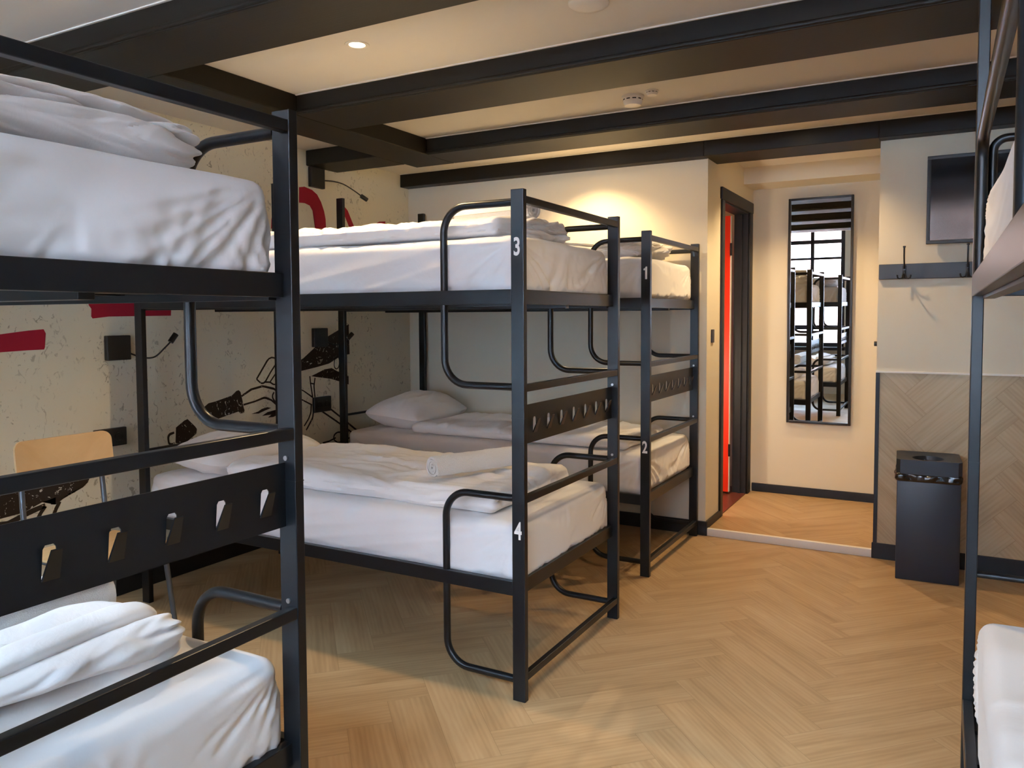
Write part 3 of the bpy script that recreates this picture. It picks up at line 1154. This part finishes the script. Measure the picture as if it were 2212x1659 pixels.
# ------------------------------------------------------------------ duvets, towels, pillows
def duvet(label, x0, x1, y0, y1, z0, h, seed, amp=0.022, freq=5.0, step=0.012, folds=2, rz=0.0, stretch=(1, 1), lean=0.0):
    sx, sy = x1 - x0, y1 - y0

    def d(p, n):
        q = Vector((p.x * freq * stretch[0] + seed, p.y * freq * stretch[1], p.z * freq * 1.3))
        wv = Vector((nz(q.x * .6, q.y * .6, seed), nz(q.x * .6, q.y * .6, seed + 4), nz(q.x * .5, q.y * .5, seed + 9))) * 1.1
        q2 = q + wv
        b = abs(noise.noise(q2)) * 1.9 - 0.45
        b2 = abs(noise.noise(q2 * 2.3 + Vector((3, 1, 7)))) * 1.6 - 0.4
        b3 = abs(noise.noise(q2 * 5.1 + Vector((1, 8, 2)))) * 1.4 - 0.35
        o = amp * (b + 0.45 * b2 + 0.18 * b3)
        side = 1 - abs(n.z)
        # folded layers show on the sides
        lay = abs(math.sin(math.pi * folds * (p.z / h + 0.10 * nz(p.x * 3 + seed, p.y * 3, 0.2))))
        o -= 0.018 * side * (1 - lay) ** 2
        if n.z < 0.0:
            o = min(o, 0.004) if side > .5 else 0.0
        v_ = Vector(n) * o
        if n.z > 0.2:
            v_.z += 0.25 * h * nz(p.x * 1.9 + seed, p.y * 1.9, 8.8) + lean * (p.y / sy - 0.5)
        else:
            v_.x += 0.02 * nz(p.y * 4, p.z * 5, seed)
            v_.y += 0.02 * nz(p.x * 4, p.z * 5, seed + 2)
        if p.z + v_.z < 0.001:
            v_.z = 0.001 - p.z
        return v_
    bm = soft_box(sx, sy, h, min(0.055, h * 0.5), step, d, 0.8)
    o = obj('duvet', bm, 'cotton_duvet', None, True, (x0, y0, z0))
    for p in o.data.polygons:
        p.use_smooth = True
    o.rotation_euler = (0, 0, rz)
    return tag(o, label, 'duvet', 'folded white duvets')


def towel(label, c, length, rad, rz, turns=3.5, seed=0, mt='terry'):
    """rolled towel: a thick spiral sheet, axis along local x"""
    bm = bmesh.new()
    n = int(turns * 28)
    pitch = (rad - 0.008) / turns
    th = pitch * 0.86
    nl = max(8, int(length / 0.014))
    out_, in_ = [], []
    for i in range(n + 1):
        a = 2 * math.pi * turns * i / n
        ro = 0.010 + (rad - 0.010) * i / n
        ri = max(0.002, ro - th)
        ro_l, ri_l = [], []
        for k in range(nl + 1):
            s = k / nl
            x = (s - 0.5) * length + (0.012 * nz(a * 0.4, s * 2, seed)) * (1 if abs(s - .5) > .45 else .4)
            bul = 1 + 0.05 * nz(s * 7 + seed, a * 0.5, 1.5) + 0.02 * nz(s * 30, a * 3, seed)
            if k in (0, nl):
                bul *= 0.97
            ca_, sa_ = math.cos(a), math.sin(a)
            ro_l.append(bm.verts.new((x, ro * bul * ca_, ro * bul * sa_ * 0.93)))
            ri_l.append(bm.verts.new((x, ri * bul * ca_, ri * bul * sa_ * 0.93)))
        out_.append(ro_l)
        in_.append(ri_l)
    for i in range(n):
        for k in range(nl):
            bm.faces.new((out_[i][k], out_[i + 1][k], out_[i + 1][k + 1], out_[i][k + 1]))
            bm.faces.new((in_[i][k], in_[i][k + 1], in_[i + 1][k + 1], in_[i + 1][k]))
        for k in (0, nl):
            bm.faces.new((out_[i][k], in_[i][k], in_[i + 1][k], out_[i + 1][k]))
    for i in (0, n):
        for k in range(nl):
            bm.faces.new((out_[i][k], out_[i][k + 1], in_[i][k + 1], in_[i][k]))
    o = obj('rolled_towel', bm, mt, None, 55, c)
    o.rotation_euler = (0, 0, rz)
    return tag(o, label, 'towel', 'rolled white towels')


def pillow(label, c, lx, ly, h, rot, seed):
    bm = bmesh.new()
    nx, ny = 56, 44
    top, bot = {}, {}

    def pt(i, j, sgn):
        u, v_ = 2 * i / nx - 1, 2 * j / ny - 1
        rc_ = 0.13 * (u * v_) ** 4
        # corners reach out, edges pull in
        ex = 1 - 0.07 * (1 - v_ * v_) * 1
        ey = 1 - 0.08 * (1 - u * u)
        prof = (max(0.0, (1 - abs(u) ** 2.2)) ** 0.62) * (max(0.0, (1 - abs(v_) ** 2.2)) ** 0.62)
        q = Vector((u * 2.4 + seed, v_ * 2.0, sgn))
        wr = abs(noise.noise(q * 1.6)) * 0.8 + abs(noise.noise(Vector((u * 9 + seed, v_ * 2.5, sgn * 3)))) * 0.35 * (abs(u) ** 1.2)
        z = sgn * h / 2 * prof * (1.0 + 0.22 * nz(u * 1.5, v_ * 1.5, seed)) - sgn * 0.03 * wr * prof
        z = max(z, -h * 0.30)
        return Vector((u * lx / 2 * ex * (1 - rc_), v_ * ly / 2 * ey * (1 - rc_), z))
    for i in range(nx + 1):
        for j in range(ny + 1):
            edge = i in (0, nx) or j in (0, ny)
            top[i, j] = bm.verts.new(pt(i, j, 1))
            bot[i, j] = top[i, j] if edge else bm.verts.new(pt(i, j, -1))
    for i in range(nx):
        for j in range(ny):
            bm.faces.new((top[i, j], top[i + 1, j], top[i + 1, j + 1], top[i, j + 1]))
            bm.faces.new((bot[i, j], bot[i, j + 1], bot[i + 1, j + 1], bot[i + 1, j]))
    o = obj('pillow', bm, 'cotton_duvet', None, True, c)
    for p in o.data.polygons:
        p.use_smooth = True
    o.rotation_euler = rot
    return tag(o, label, 'pillow', 'white pillows')


def bundle(label, cx, cy, z0, a, b_, length, seed, rz=0.0, creases=5, cr=0.30, drift=0.9, fine=0.05, nt=150, ns=130, group='folded white duvets'):
    """duvet rolled up loosely, axis along local y: puffy lobes divided by deep creases that wander along it"""
    bm = bmesh.new()
    rnd = random.Random(int(seed * 10))
    th0 = [rnd.uniform(-0.25, 0.25) + math.pi * (k + 0.5) / creases * 1.15 - 0.25 for k in range(creases)]
    dr = [rnd.uniform(-1, 1) * drift for k in range(creases)]
    ph = [rnd.uniform(0, 40) for k in range(creases)]
    wd = [rnd.uniform(0.09, 0.17) for k in range(creases)]
    rings = []
    for i in range(ns + 1):
        s = i / ns
        e = abs(2 * s - 1)
        # round the ends
        tp = max(0.0, 1 - e ** 11) ** 0.5
        tp = max(tp, 0.04)
        y = (s - 0.5) * length
        y += 0.02 * nz(s * 3, seed, 0)
        ring = []
        for j in range(nt):
            th = 2 * math.pi * j / nt
            tw = th if th < math.pi * 1.5 else th - 2 * math.pi      # -pi/2 .. 3pi/2
            g = 0.0
            for k in range(creases):
                c = th0[k] + dr[k] * (s - 0.5) + 0.35 * nz(s * 2.6, ph[k], seed)
                dep = 0.65 + 0.9 * nz(s * 2.2, ph[k] + 9, seed)
                d_ = (tw - c) / wd[k]
                g += max(0.0, dep) * math.exp(-abs(d_) ** 1.35)
            puff = 1 + 0.20 * nz(s * 4.2 + seed, math.cos(th) * 1.2, math.sin(th) * 1.2)
            q = Vector((s * length * 9 + seed + 1.3 * math.cos(th), math.cos(th) * 1.5 + s * 2, math.sin(th) * 1.5))
            q += Vector((nz(q.x * .4, q.y, q.z), nz(q.x * .4, q.y + 5, q.z), 0)) * 1.2
            wr = fine * (abs(noise.noise(q)) * 2 - 0.5) + fine * 0.25 * (abs(noise.noise(q * 2.4)) * 2 - 0.5)
            # gathers near the ends
            ga = 0.10 * (e ** 6) * math.sin(th * 13 + 3 * nz(th * 2, seed, 1))
            r = puff * (1 - cr * min(g, 1.3)) + wr + ga
            ct, st = math.cos(th), math.sin(th)
            x = a * r * math.copysign(abs(ct) ** 0.85, ct) * (0.45 + 0.55 * tp)
            z = b_ + b_ * r * math.copysign(abs(st) ** 0.9, st) * (0.25 + 0.75 * tp)
            if z < 0.004:
                z = 0.004 * (z / 0.004 if z > 0 else 0)
            if i in (0, ns):
                x *= 0.55
                z = b_ * 0.8 + (z - b_ * 0.8) * 0.55
            ring.append(bm.verts.new((x, y, max(0.0, z))))
        rings.append(ring)
    for i in range(ns):
        for j in range(nt):
            bm.faces.new((rings[i][j], rings[i][(j + 1) % nt], rings[i + 1][(j + 1) % nt], rings[i + 1][j]))
    for ring, yy in ((rings[0], -length / 2 + 0.012), (rings[-1], length / 2 - 0.012)):
        c = bm.verts.new((0, yy, b_ * 0.75))
        for j in range(nt):
            bm.faces.new((ring[j], ring[(j + 1) % nt], c))
    o = obj('duvet', bm, 'cotton_duvet', None, True, (cx, cy, z0))
    for p in o.data.polygons:
        p.use_smooth = True
    o.rotation_euler = (0, 0, rz)
    return tag(o, label, 'duvet', group)


ZTU, ZTL = SLU + MH, SLL + MH
# nearest left bunk, top
bundle('white crumpled duvet folded across the top of the nearest left bunk', -0.235, -1.625, ZTU + 0.004, 0.20, 0.066, 0.79, 3.3, 0.0, 6, 0.40, 1.7, 0.05, 170, 150)
towel('beige towel roll behind the crumpled duvet on the nearest top bunk', (-0.585, -1.60, ZTU + 0.115), 0.84, 0.112, R(90), 3.2, 2, 'terry_beige')
# nearest left bunk, bottom
bundle('white folded duvet on the lower bunk behind the nearest hook panel', -0.245, -1.66, ZTL + 0.004, 0.165, 0.066, 0.76, 11.3, 0.0, 5, 0.42, 0.9, 0.045, 170, 150)
towel('white terry towel roll beside the folded duvet on the nearest lower bunk', (-0.505, -1.57, ZTL + 0.082), 0.70, 0.080, R(90), 3.4, 5)
# bunk 3
duvet('long white duvet folded along the top bunk numbered 3', -1.58, -0.125, 0.045, 0.50, ZTU + 0.004, 0.078, 31.0, 0.011, 7.5, 0.011, 1, stretch=(1.6, 0.5))
bundle('gathered end of a white duvet beside the post numbered 3', -0.165, 0.40, ZTU + 0.004, 0.085, 0.046, 0.36, 44.0, 0.0, 6, 0.3, 1.6, 0.16, 110, 90)
towel('pale towel roll lying behind the duvet on top bunk 3', (-0.33, 0.37, ZTU + 0.128), 0.38, 0.046, R(-8), 3.5, 9)
pillow('white pillow at the head of the top bunk numbered 3', (-1.80, 0.42, ZTU + 0.058), 0.42, 0.64, 0.19, (0, R(2), 0), 4)
# bunk 4
duvet('wide white duvet folded over the lower bunk numbered 4', -1.62, -0.17, 0.09, 0.76, ZTL + 0.004, 0.085, 52.0, 0.017, 5.0, 0.011, 1, stretch=(0.6, 1.5))
towel('white towel roll on the wide duvet of lower bunk 4', (-0.43, 0.37, ZTL + 0.142), 0.42, 0.052, R(66), 3.6, 12)
pillow('white pillow at the head of the lower bunk numbered 4', (-1.83, 0.42, ZTL + 0.072), 0.46, 0.74, 0.24, (0, R(3), 0), 14)
# bunk 1
bundle('crumpled white duvet on the top bunk numbered 1', -0.31, 1.86, ZTU + 0.026, 0.16, 0.058, 0.50, 61.0, 0.0, 5, 0.3, 1.5, 0.12, 110, 80)
towel('white towel roll on the top bunk numbered 1', (-0.60, 1.78, ZTU + 0.021 + 0.06), 0.40, 0.058, R(68), 3.3, 17)
# bunk 2
duvet('long white duvet folded along the lower bunk numbered 2', -1.66, -0.22, 1.56, 2.20, ZTL + 0.019, 0.066, 71.0, 0.011, 5.5, 0.014, 1, stretch=(1.6, 0.5))
pillow('plump white pillow at the head of the lower bunk numbered 2', (-1.88, 1.95, ZTL + 0.108), 0.46, 0.74, 0.27, (R(1), R(5), R(4)), 24)


# ------------------------------------------------------------------ reading lamps and sockets on the mural wall
def reading_lamp(label, yc, z0, z1, arm, head_dir, dx=0.0):
    t = thing('reading_lamp', label, 'wall lamp', (XL, yc, z0), group='black gooseneck reading lamps')
    h = z1 - z0
    bbox('wall_box', 0, 0.028, -0.062, 0.062, 0, h, 'black_plastic', t, 0.004)
    bm = bmesh.new()
    pts = [Vector(p) for p in arm]
    # smooth curve through points
    P = []
    for i in range(len(pts) - 1):
        p0, p1 = pts[max(0, i - 1)], pts[i]
        p2, p3 = pts[i + 1], pts[min(len(pts) - 1, i + 2)]
        for k in range(8):
            s = k / 8
            P.append(0.5 * ((2 * p1) + (-p0 + p2) * s + (2 * p0 - 5 * p1 + 4 * p2 - p3) * s * s + (-p0 + 3 * p1 - 3 * p2 + p3) * s ** 3))
    P.append(pts[-1])
    sweep(bm, P, circ(0.0042, 8))
    obj('gooseneck', bm, 'black_iron', t, True)
    hd = Vector(head_dir).normalized()
    bm = bmesh.new()
    a = pts[-1]
    sweep(bm, [a - hd * 0.004, a, a + hd * 0.012, a + hd * 0.046], circ(0.0145, 16))
    hdo = obj('lamp_head', bm, 'black_iron', t, True)
    bm = bmesh.new()
    sweep(bm, [a + hd * 0.0462, a + hd * 0.0475], circ(0.011, 16))
    o = obj('lens', bm, 'lamp_lens', hdo, True)
    return t


reading_lamp('black gooseneck lamp on the mural wall behind lower bunk 4', 0.029, 1.157, 1.277,
             [(0.02, 0.062, 0.03), (0.05, 0.11, 0.008), (0.07, 0.16, 0.01), (0.09, 0.205, 0.055), (0.10, 0.232, 0.085)], (0.15, 0.55, 0.8))
reading_lamp('black gooseneck lamp on the mural wall above the pillow of lower bunk 2', 1.425, 1.172, 1.292,
             [(0.02, 0.062, 0.03), (0.05, 0.10, 0.01), (0.08, 0.15, 0.02), (0.09, 0.18, 0.05)], (0.3, 0.5, 0.6))
reading_lamp('black gooseneck lamp up high on the mural wall below the short beam', 1.42, 2.182, 2.308,
             [(0.02, 0.062, 0.055), (0.05, 0.12, 0.055), (0.07, 0.19, 0.045), (0.09, 0.27, 0.012), (0.10, 0.33, -0.016)], (0.2, 0.75, -0.35))
reading_lamp('black lamp box high on the mural wall, mostly hidden by the nearest top duvet', 0.029, 2.212, 2.338,
             [(0.02, 0.062, 0.055), (0.05, 0.12, 0.05), (0.07, 0.17, 0.02), (0.08, 0.20, -0.02)], (0.2, 0.6, -0.5))


def socket(label, y0, y1, z0, z1):
    t = thing('power_socket', label, 'socket', (XL, y0, z0), group='black double sockets')
    w_, h = y1 - y0, z1 - z0
    bbox('plate', 0, 0.022, 0, w_, 0, h, 'black_plastic', t, 0.004)
    for k in (0.27, 0.73):
        bm = bmesh.new()
        lathe(bm, (0, 0, 0), [(0.021, 0.0), (0.021, 0.004), (0.018, 0.004), (0.018, 0.001), (0, 0.001)], 20)
        for v_ in bm.verts:
            v_.co = Vector((0.0215 + v_.co.z, w_ * k + v_.co.x, h / 2 + v_.co.y))
        obj('outlet', bm, 'black_iron', t, True)
    return t


socket('black double socket behind the plywood chair back', -0.103, 0.059, 0.741, 0.829)
socket('black double socket under the lamp by lower bunk 2', 1.36, 1.513, 0.752, 0.850)

# ------------------------------------------------------------------ chair
ch = thing('chair', 'plywood chair with grey tube legs between the left bunks', 'chair', (-1.68, -0.475, 0))
bm = bmesh.new()
cw = 0.20
n1_, n2_ = 24, 8
rows = []
rc = 0.035
outl = []
for (cx_, cz_, a0) in ((cw - rc, 0.115 - rc, 0), (-cw + rc, 0.115 - rc, 90), (-cw + rc, -0.07 + rc, 180), (cw - rc, -0.07 + rc, 270)):
    for k in range(7):
        a = R(a0 + 15 * k)
        outl.append((cx_ + rc * math.cos(a), cz_ + rc * math.sin(a)))
fr_, bk_ = [], []
for y, z in outl:
    cur = 0.03 * (y / cw) ** 2
    fr_.append(bm.verts.new((-0.215 + cur - 0.12 * z, y, 0.765 + z)))
    bk_.append(bm.verts.new((-0.226 + cur - 0.12 * z, y, 0.765 + z)))
cf = bm.verts.new((-0.215 - 0.12 * 0.02, 0, 0.785))
cb = bm.verts.new((-0.226 - 0.12 * 0.02, 0, 0.785))
for i in range(len(outl)):
    j = (i + 1) % len(outl)
    bm.faces.new((cf, fr_[i], fr_[j]))
    bm.faces.new((cb, bk_[j], bk_[i]))
    bm.faces.new((fr_[i], bk_[i], bk_[j], fr_[j]))
obj('backrest', bm, 'birch_ply', ch, 50)
bm = bmesh.new()
box(bm, -0.19, 0.20, -0.20, 0.20, 0.435, 0.447, 0.005)
obj('seat', bm, 'birch_ply', ch, True)
for s in (-1, 1):
    bm = bmesh.new()
    tube(bm, [(0.205, 0.20 * s, 0.011), (0.165, 0.175 * s, 0.424), (-0.195, 0.17 * s, 0.424), (-0.235, 0.165 * s, 0.86)], 0.0105, 0.05)
    obj('leg', bm, 'grey_tube', ch, True)
    bm = bmesh.new()
    tube(bm, [(-0.23, 0.20 * s, 0.011), (-0.15, 0.17 * s, 0.413)], 0.0105)
    obj('leg', bm, 'grey_tube', ch, True)

# ------------------------------------------------------------------ television, coat rail
TX0, TX1, TZ0, TZ1 = 1.157, 1.975, 1.735, 2.194
tv = thing('television', 'black flat television mounted high on the wall at the right', 'television', (TX0, YB, TZ0))
tw_, th_ = TX1 - TX0, TZ1 - TZ0
bm = bmesh.new()
b_ = 0.018
box(bm, 0, tw_, -0.062, -0.026, 0, b_, 0.002)
box(bm, 0, tw_, -0.062, -0.026, th_ - b_, th_, 0.002)
box(bm, 0, b_, -0.062, -0.026, b_, th_ - b_, 0.002)
box(bm, tw_ - b_, tw_, -0.062, -0.026, b_, th_ - b_, 0.002)
obj('bezel', bm, 'grey_rail', tv, True)
bbox('screen', b_, tw_ - b_, -0.058, -0.028, b_, th_ - b_, 'screen_glass', tv)
bbox('wall_mount', tw_ * 0.35, tw_ * 0.65, -0.0265, 0.0, th_ * 0.3, th_ * 0.7, 'black_plastic', tv)

cr = thing('coat_rail', 'dark grey coat rail with black triple hooks below the television', 'coat rail', (XA + 0.004, YB, 1.555))
bbox('board', 0, XR - XA - 0.06, -0.018, 0, 0, 0.082, 'grey_rail', cr, 0.002)
for k in range(5):
    hx = 1.055 - XA - 0.004 + 0.2975 * k
    bm = bmesh.new()
    Y0 = -0.018
    box(bm, hx - 0.009, hx + 0.009, Y0 - 0.005, Y0, 0.012, 0.072, 0.002)
    tube(bm, [(hx, Y0 - 0.006, 0.055), (hx, Y0 - 0.020, 0.085), (hx, Y0 - 0.044, 0.118), (hx, Y0 - 0.048, 0.168)], 0.0042, 0.02, 10, 5)
    tube(bm, [(hx, Y0 - 0.048, 0.166), (hx, Y0 - 0.048, 0.174)], 0.0068, 0, 10)
    for s in (-1, 1):
        tube(bm, [(hx, Y0 - 0.006, 0.045), (hx + 0.010 * s, Y0 - 0.012, 0.004), (hx + 0.03 * s, Y0 - 0.022, 0.000), (hx + 0.034 * s, Y0 - 0.026, 0.022)], 0.0040, 0.012, 10, 5)
    tube(bm, [(hx, Y0 - 0.006, 0.04), (hx, Y0 - 0.014, 0.004), (hx, Y0 - 0.052, 0.000), (hx, Y0 - 0.058, 0.026)], 0.0040, 0.012, 10, 5)
    obj('hook', bm, 'black_iron', cr, True)

# ------------------------------------------------------------------ bin
bn = thing('waste_bin', 'square black metal waste bin with a liner, below the coat rail', 'bin', (1.052, 2.062, 0), R(3))
bs = 0.298
bm = bmesh.new()
box(bm, 0.004, bs - 0.004, 0.004, bs - 0.004, 0, 0.52, 0.004)
obj('body', bm, 'anthracite', bn, 30)


def liner(p, n):
    s = 1 - abs(n.z)
    return Vector((n.x, n.y, 0)) * (0.010 * nz(p.x * 14 + p.y * 14, p.z * 22, 3.0) + 0.007 * nz(p.x * 40, p.y * 40 + p.z * 30, 1.0)) * s


bm = soft_box(bs + 0.004, bs + 0.004, 0.052, 0.018, 0.008, liner, 0.7)
obj('liner_bag', bm, 'bin_bag', bn, True, (-0.002, -0.002, 0.505))
bm = bmesh.new()
# lid: skirt and a top with a round opening
z0, z1 = 0.548, 0.622
n = 48
cen = Vector((bs / 2, bs / 2))
rh = 0.075
ot, ob_, it, ib = [], [], [], []
for i in range(n):
    a = 2 * math.pi * (i + 0.5) / n
    c_, s_ = math.cos(a), math.sin(a)
    k = (bs / 2) / max(abs(c_), abs(s_))
    ot.append(bm.verts.new((cen.x + c_ * k, cen.y + s_ * k, z1)))
    ob_.append(bm.verts.new((cen.x + c_ * k, cen.y + s_ * k, z0)))
    it.append(bm.verts.new((cen.x + c_ * rh, cen.y + s_ * rh, z1 - 0.010)))
    ib.append(bm.verts.new((cen.x + c_ * rh * 0.9, cen.y + s_ * rh * 0.9, z1 - 0.04)))
for i in range(n):
    j = (i + 1) % n
    bm.faces.new((ot[i], ot[j], ob_[j], ob_[i]))
    bm.faces.new((ot[i], it[i], it[j], ot[j]))
    bm.faces.new((it[i], ib[i], ib[j], it[j]))
obj('lid', bm, 'anthracite', bn, 30)
bm = bmesh.new()
cyl(bm, (cen.x, cen.y, z1 - 0.045), 0.072, 0.004, 'z', 24)
obj('flap', bm, 'bolt_steel', bn, True)


# ------------------------------------------------------------------ ceiling fittings
def downlight(x, y, label, power=None, seen=True):
    t = thing('downlight', label, 'ceiling light', (x, y, ZC), group='recessed warm downlights')
    bm = bmesh.new()
    lathe(bm, (0, 0, 0), [(0.047, 0.0), (0.046, -0.002), (0.036, -0.003), (0.031, -0.002), (0.030, 0.0)], 32)
    obj('rim', bm, 'white_plastic', t, True)
    bm = bmesh.new()
    lathe(bm, (0, 0, 0), [(0.030, -0.001), (0.02, -0.0018), (0, -0.002)], 24)
    obj('lens', bm, 'lamp_glow', t, True)
    l = lamp('downlight_lamp', (0, 0, -0.016), power or DOWN, (1.0, 0.71, 0.375), 0.7, 122, 0.012)
    l.parent = t
    return t


downlight(-0.734, 0.02, 'glowing warm downlight in the ceiling above the left bunks')
downlight(0.86, 0.02, 'downlight in the ceiling strip above the right bunk', DOWN * 0.6)
downlight(-0.73, 2.06, 'downlight hidden behind the rearmost cross beams above bunk 1', DOWN * 1.0)
downlight(0.52, 2.06, 'downlight in the narrow ceiling strip in front of the coat rail', DOWN * 0.85)
downlight(0.42, 2.95, 'downlight in the alcove ceiling in front of the mirror')


def detector(label, x, y, r, h, cat='smoke detector'):
    t = thing('smoke_detector', label, cat, (x, y, ZC), group=None)
    bm = bmesh.new()
    lathe(bm, (0, 0, 0), [(r * 1.12, 0), (r * 1.12, -h * 0.22), (r, -h * 0.26), (r * 0.98, -h * 0.55), (r * 0.82, -h), (0, -h * 1.02)], 36)
    obj('housing', bm, 'white_plastic', t, 30)
    bm = bmesh.new()
    for k in range(10):
        a0, a1 = 2 * math.pi * k / 10, 2 * math.pi * (k + 0.62) / 10
        vs = []
        for a in (a0, (a0 + a1) / 2, a1):
            vs.append((a, -h * 0.42))
        lo = [bm.verts.new((r * 1.004 * math.cos(a), r * 1.004 * math.sin(a), z - h * 0.06)) for a, z in vs]
        hi = [bm.verts.new((r * 1.004 * math.cos(a), r * 1.004 * math.sin(a), z + h * 0.06)) for a, z in vs]
        for i in range(2):
            bm.faces.new((lo[i], lo[i + 1], hi[i + 1], hi[i]))
    obj('vent_slots', bm, 'black_plastic', t)
    return t


detector('larger white smoke detector between two ceiling beams', -0.065, 1.215, 0.047, 0.045)
detector('smaller white sensor beside the smoke detector', 0.046, 1.172, 0.027, 0.022, 'sensor')
bm = bmesh.new()
lathe(bm, (0, 0, 0), [(0.068, 0), (0.068, -0.006), (0.060, -0.012), (0.035, -0.018), (0, -0.020)], 40)
tag(obj('ceiling_dome', bm, 'white_plastic', None, True, (0.205, 0.085, ZC)), 'round white ceiling cap cut by the top edge of the picture', 'ceiling fitting')
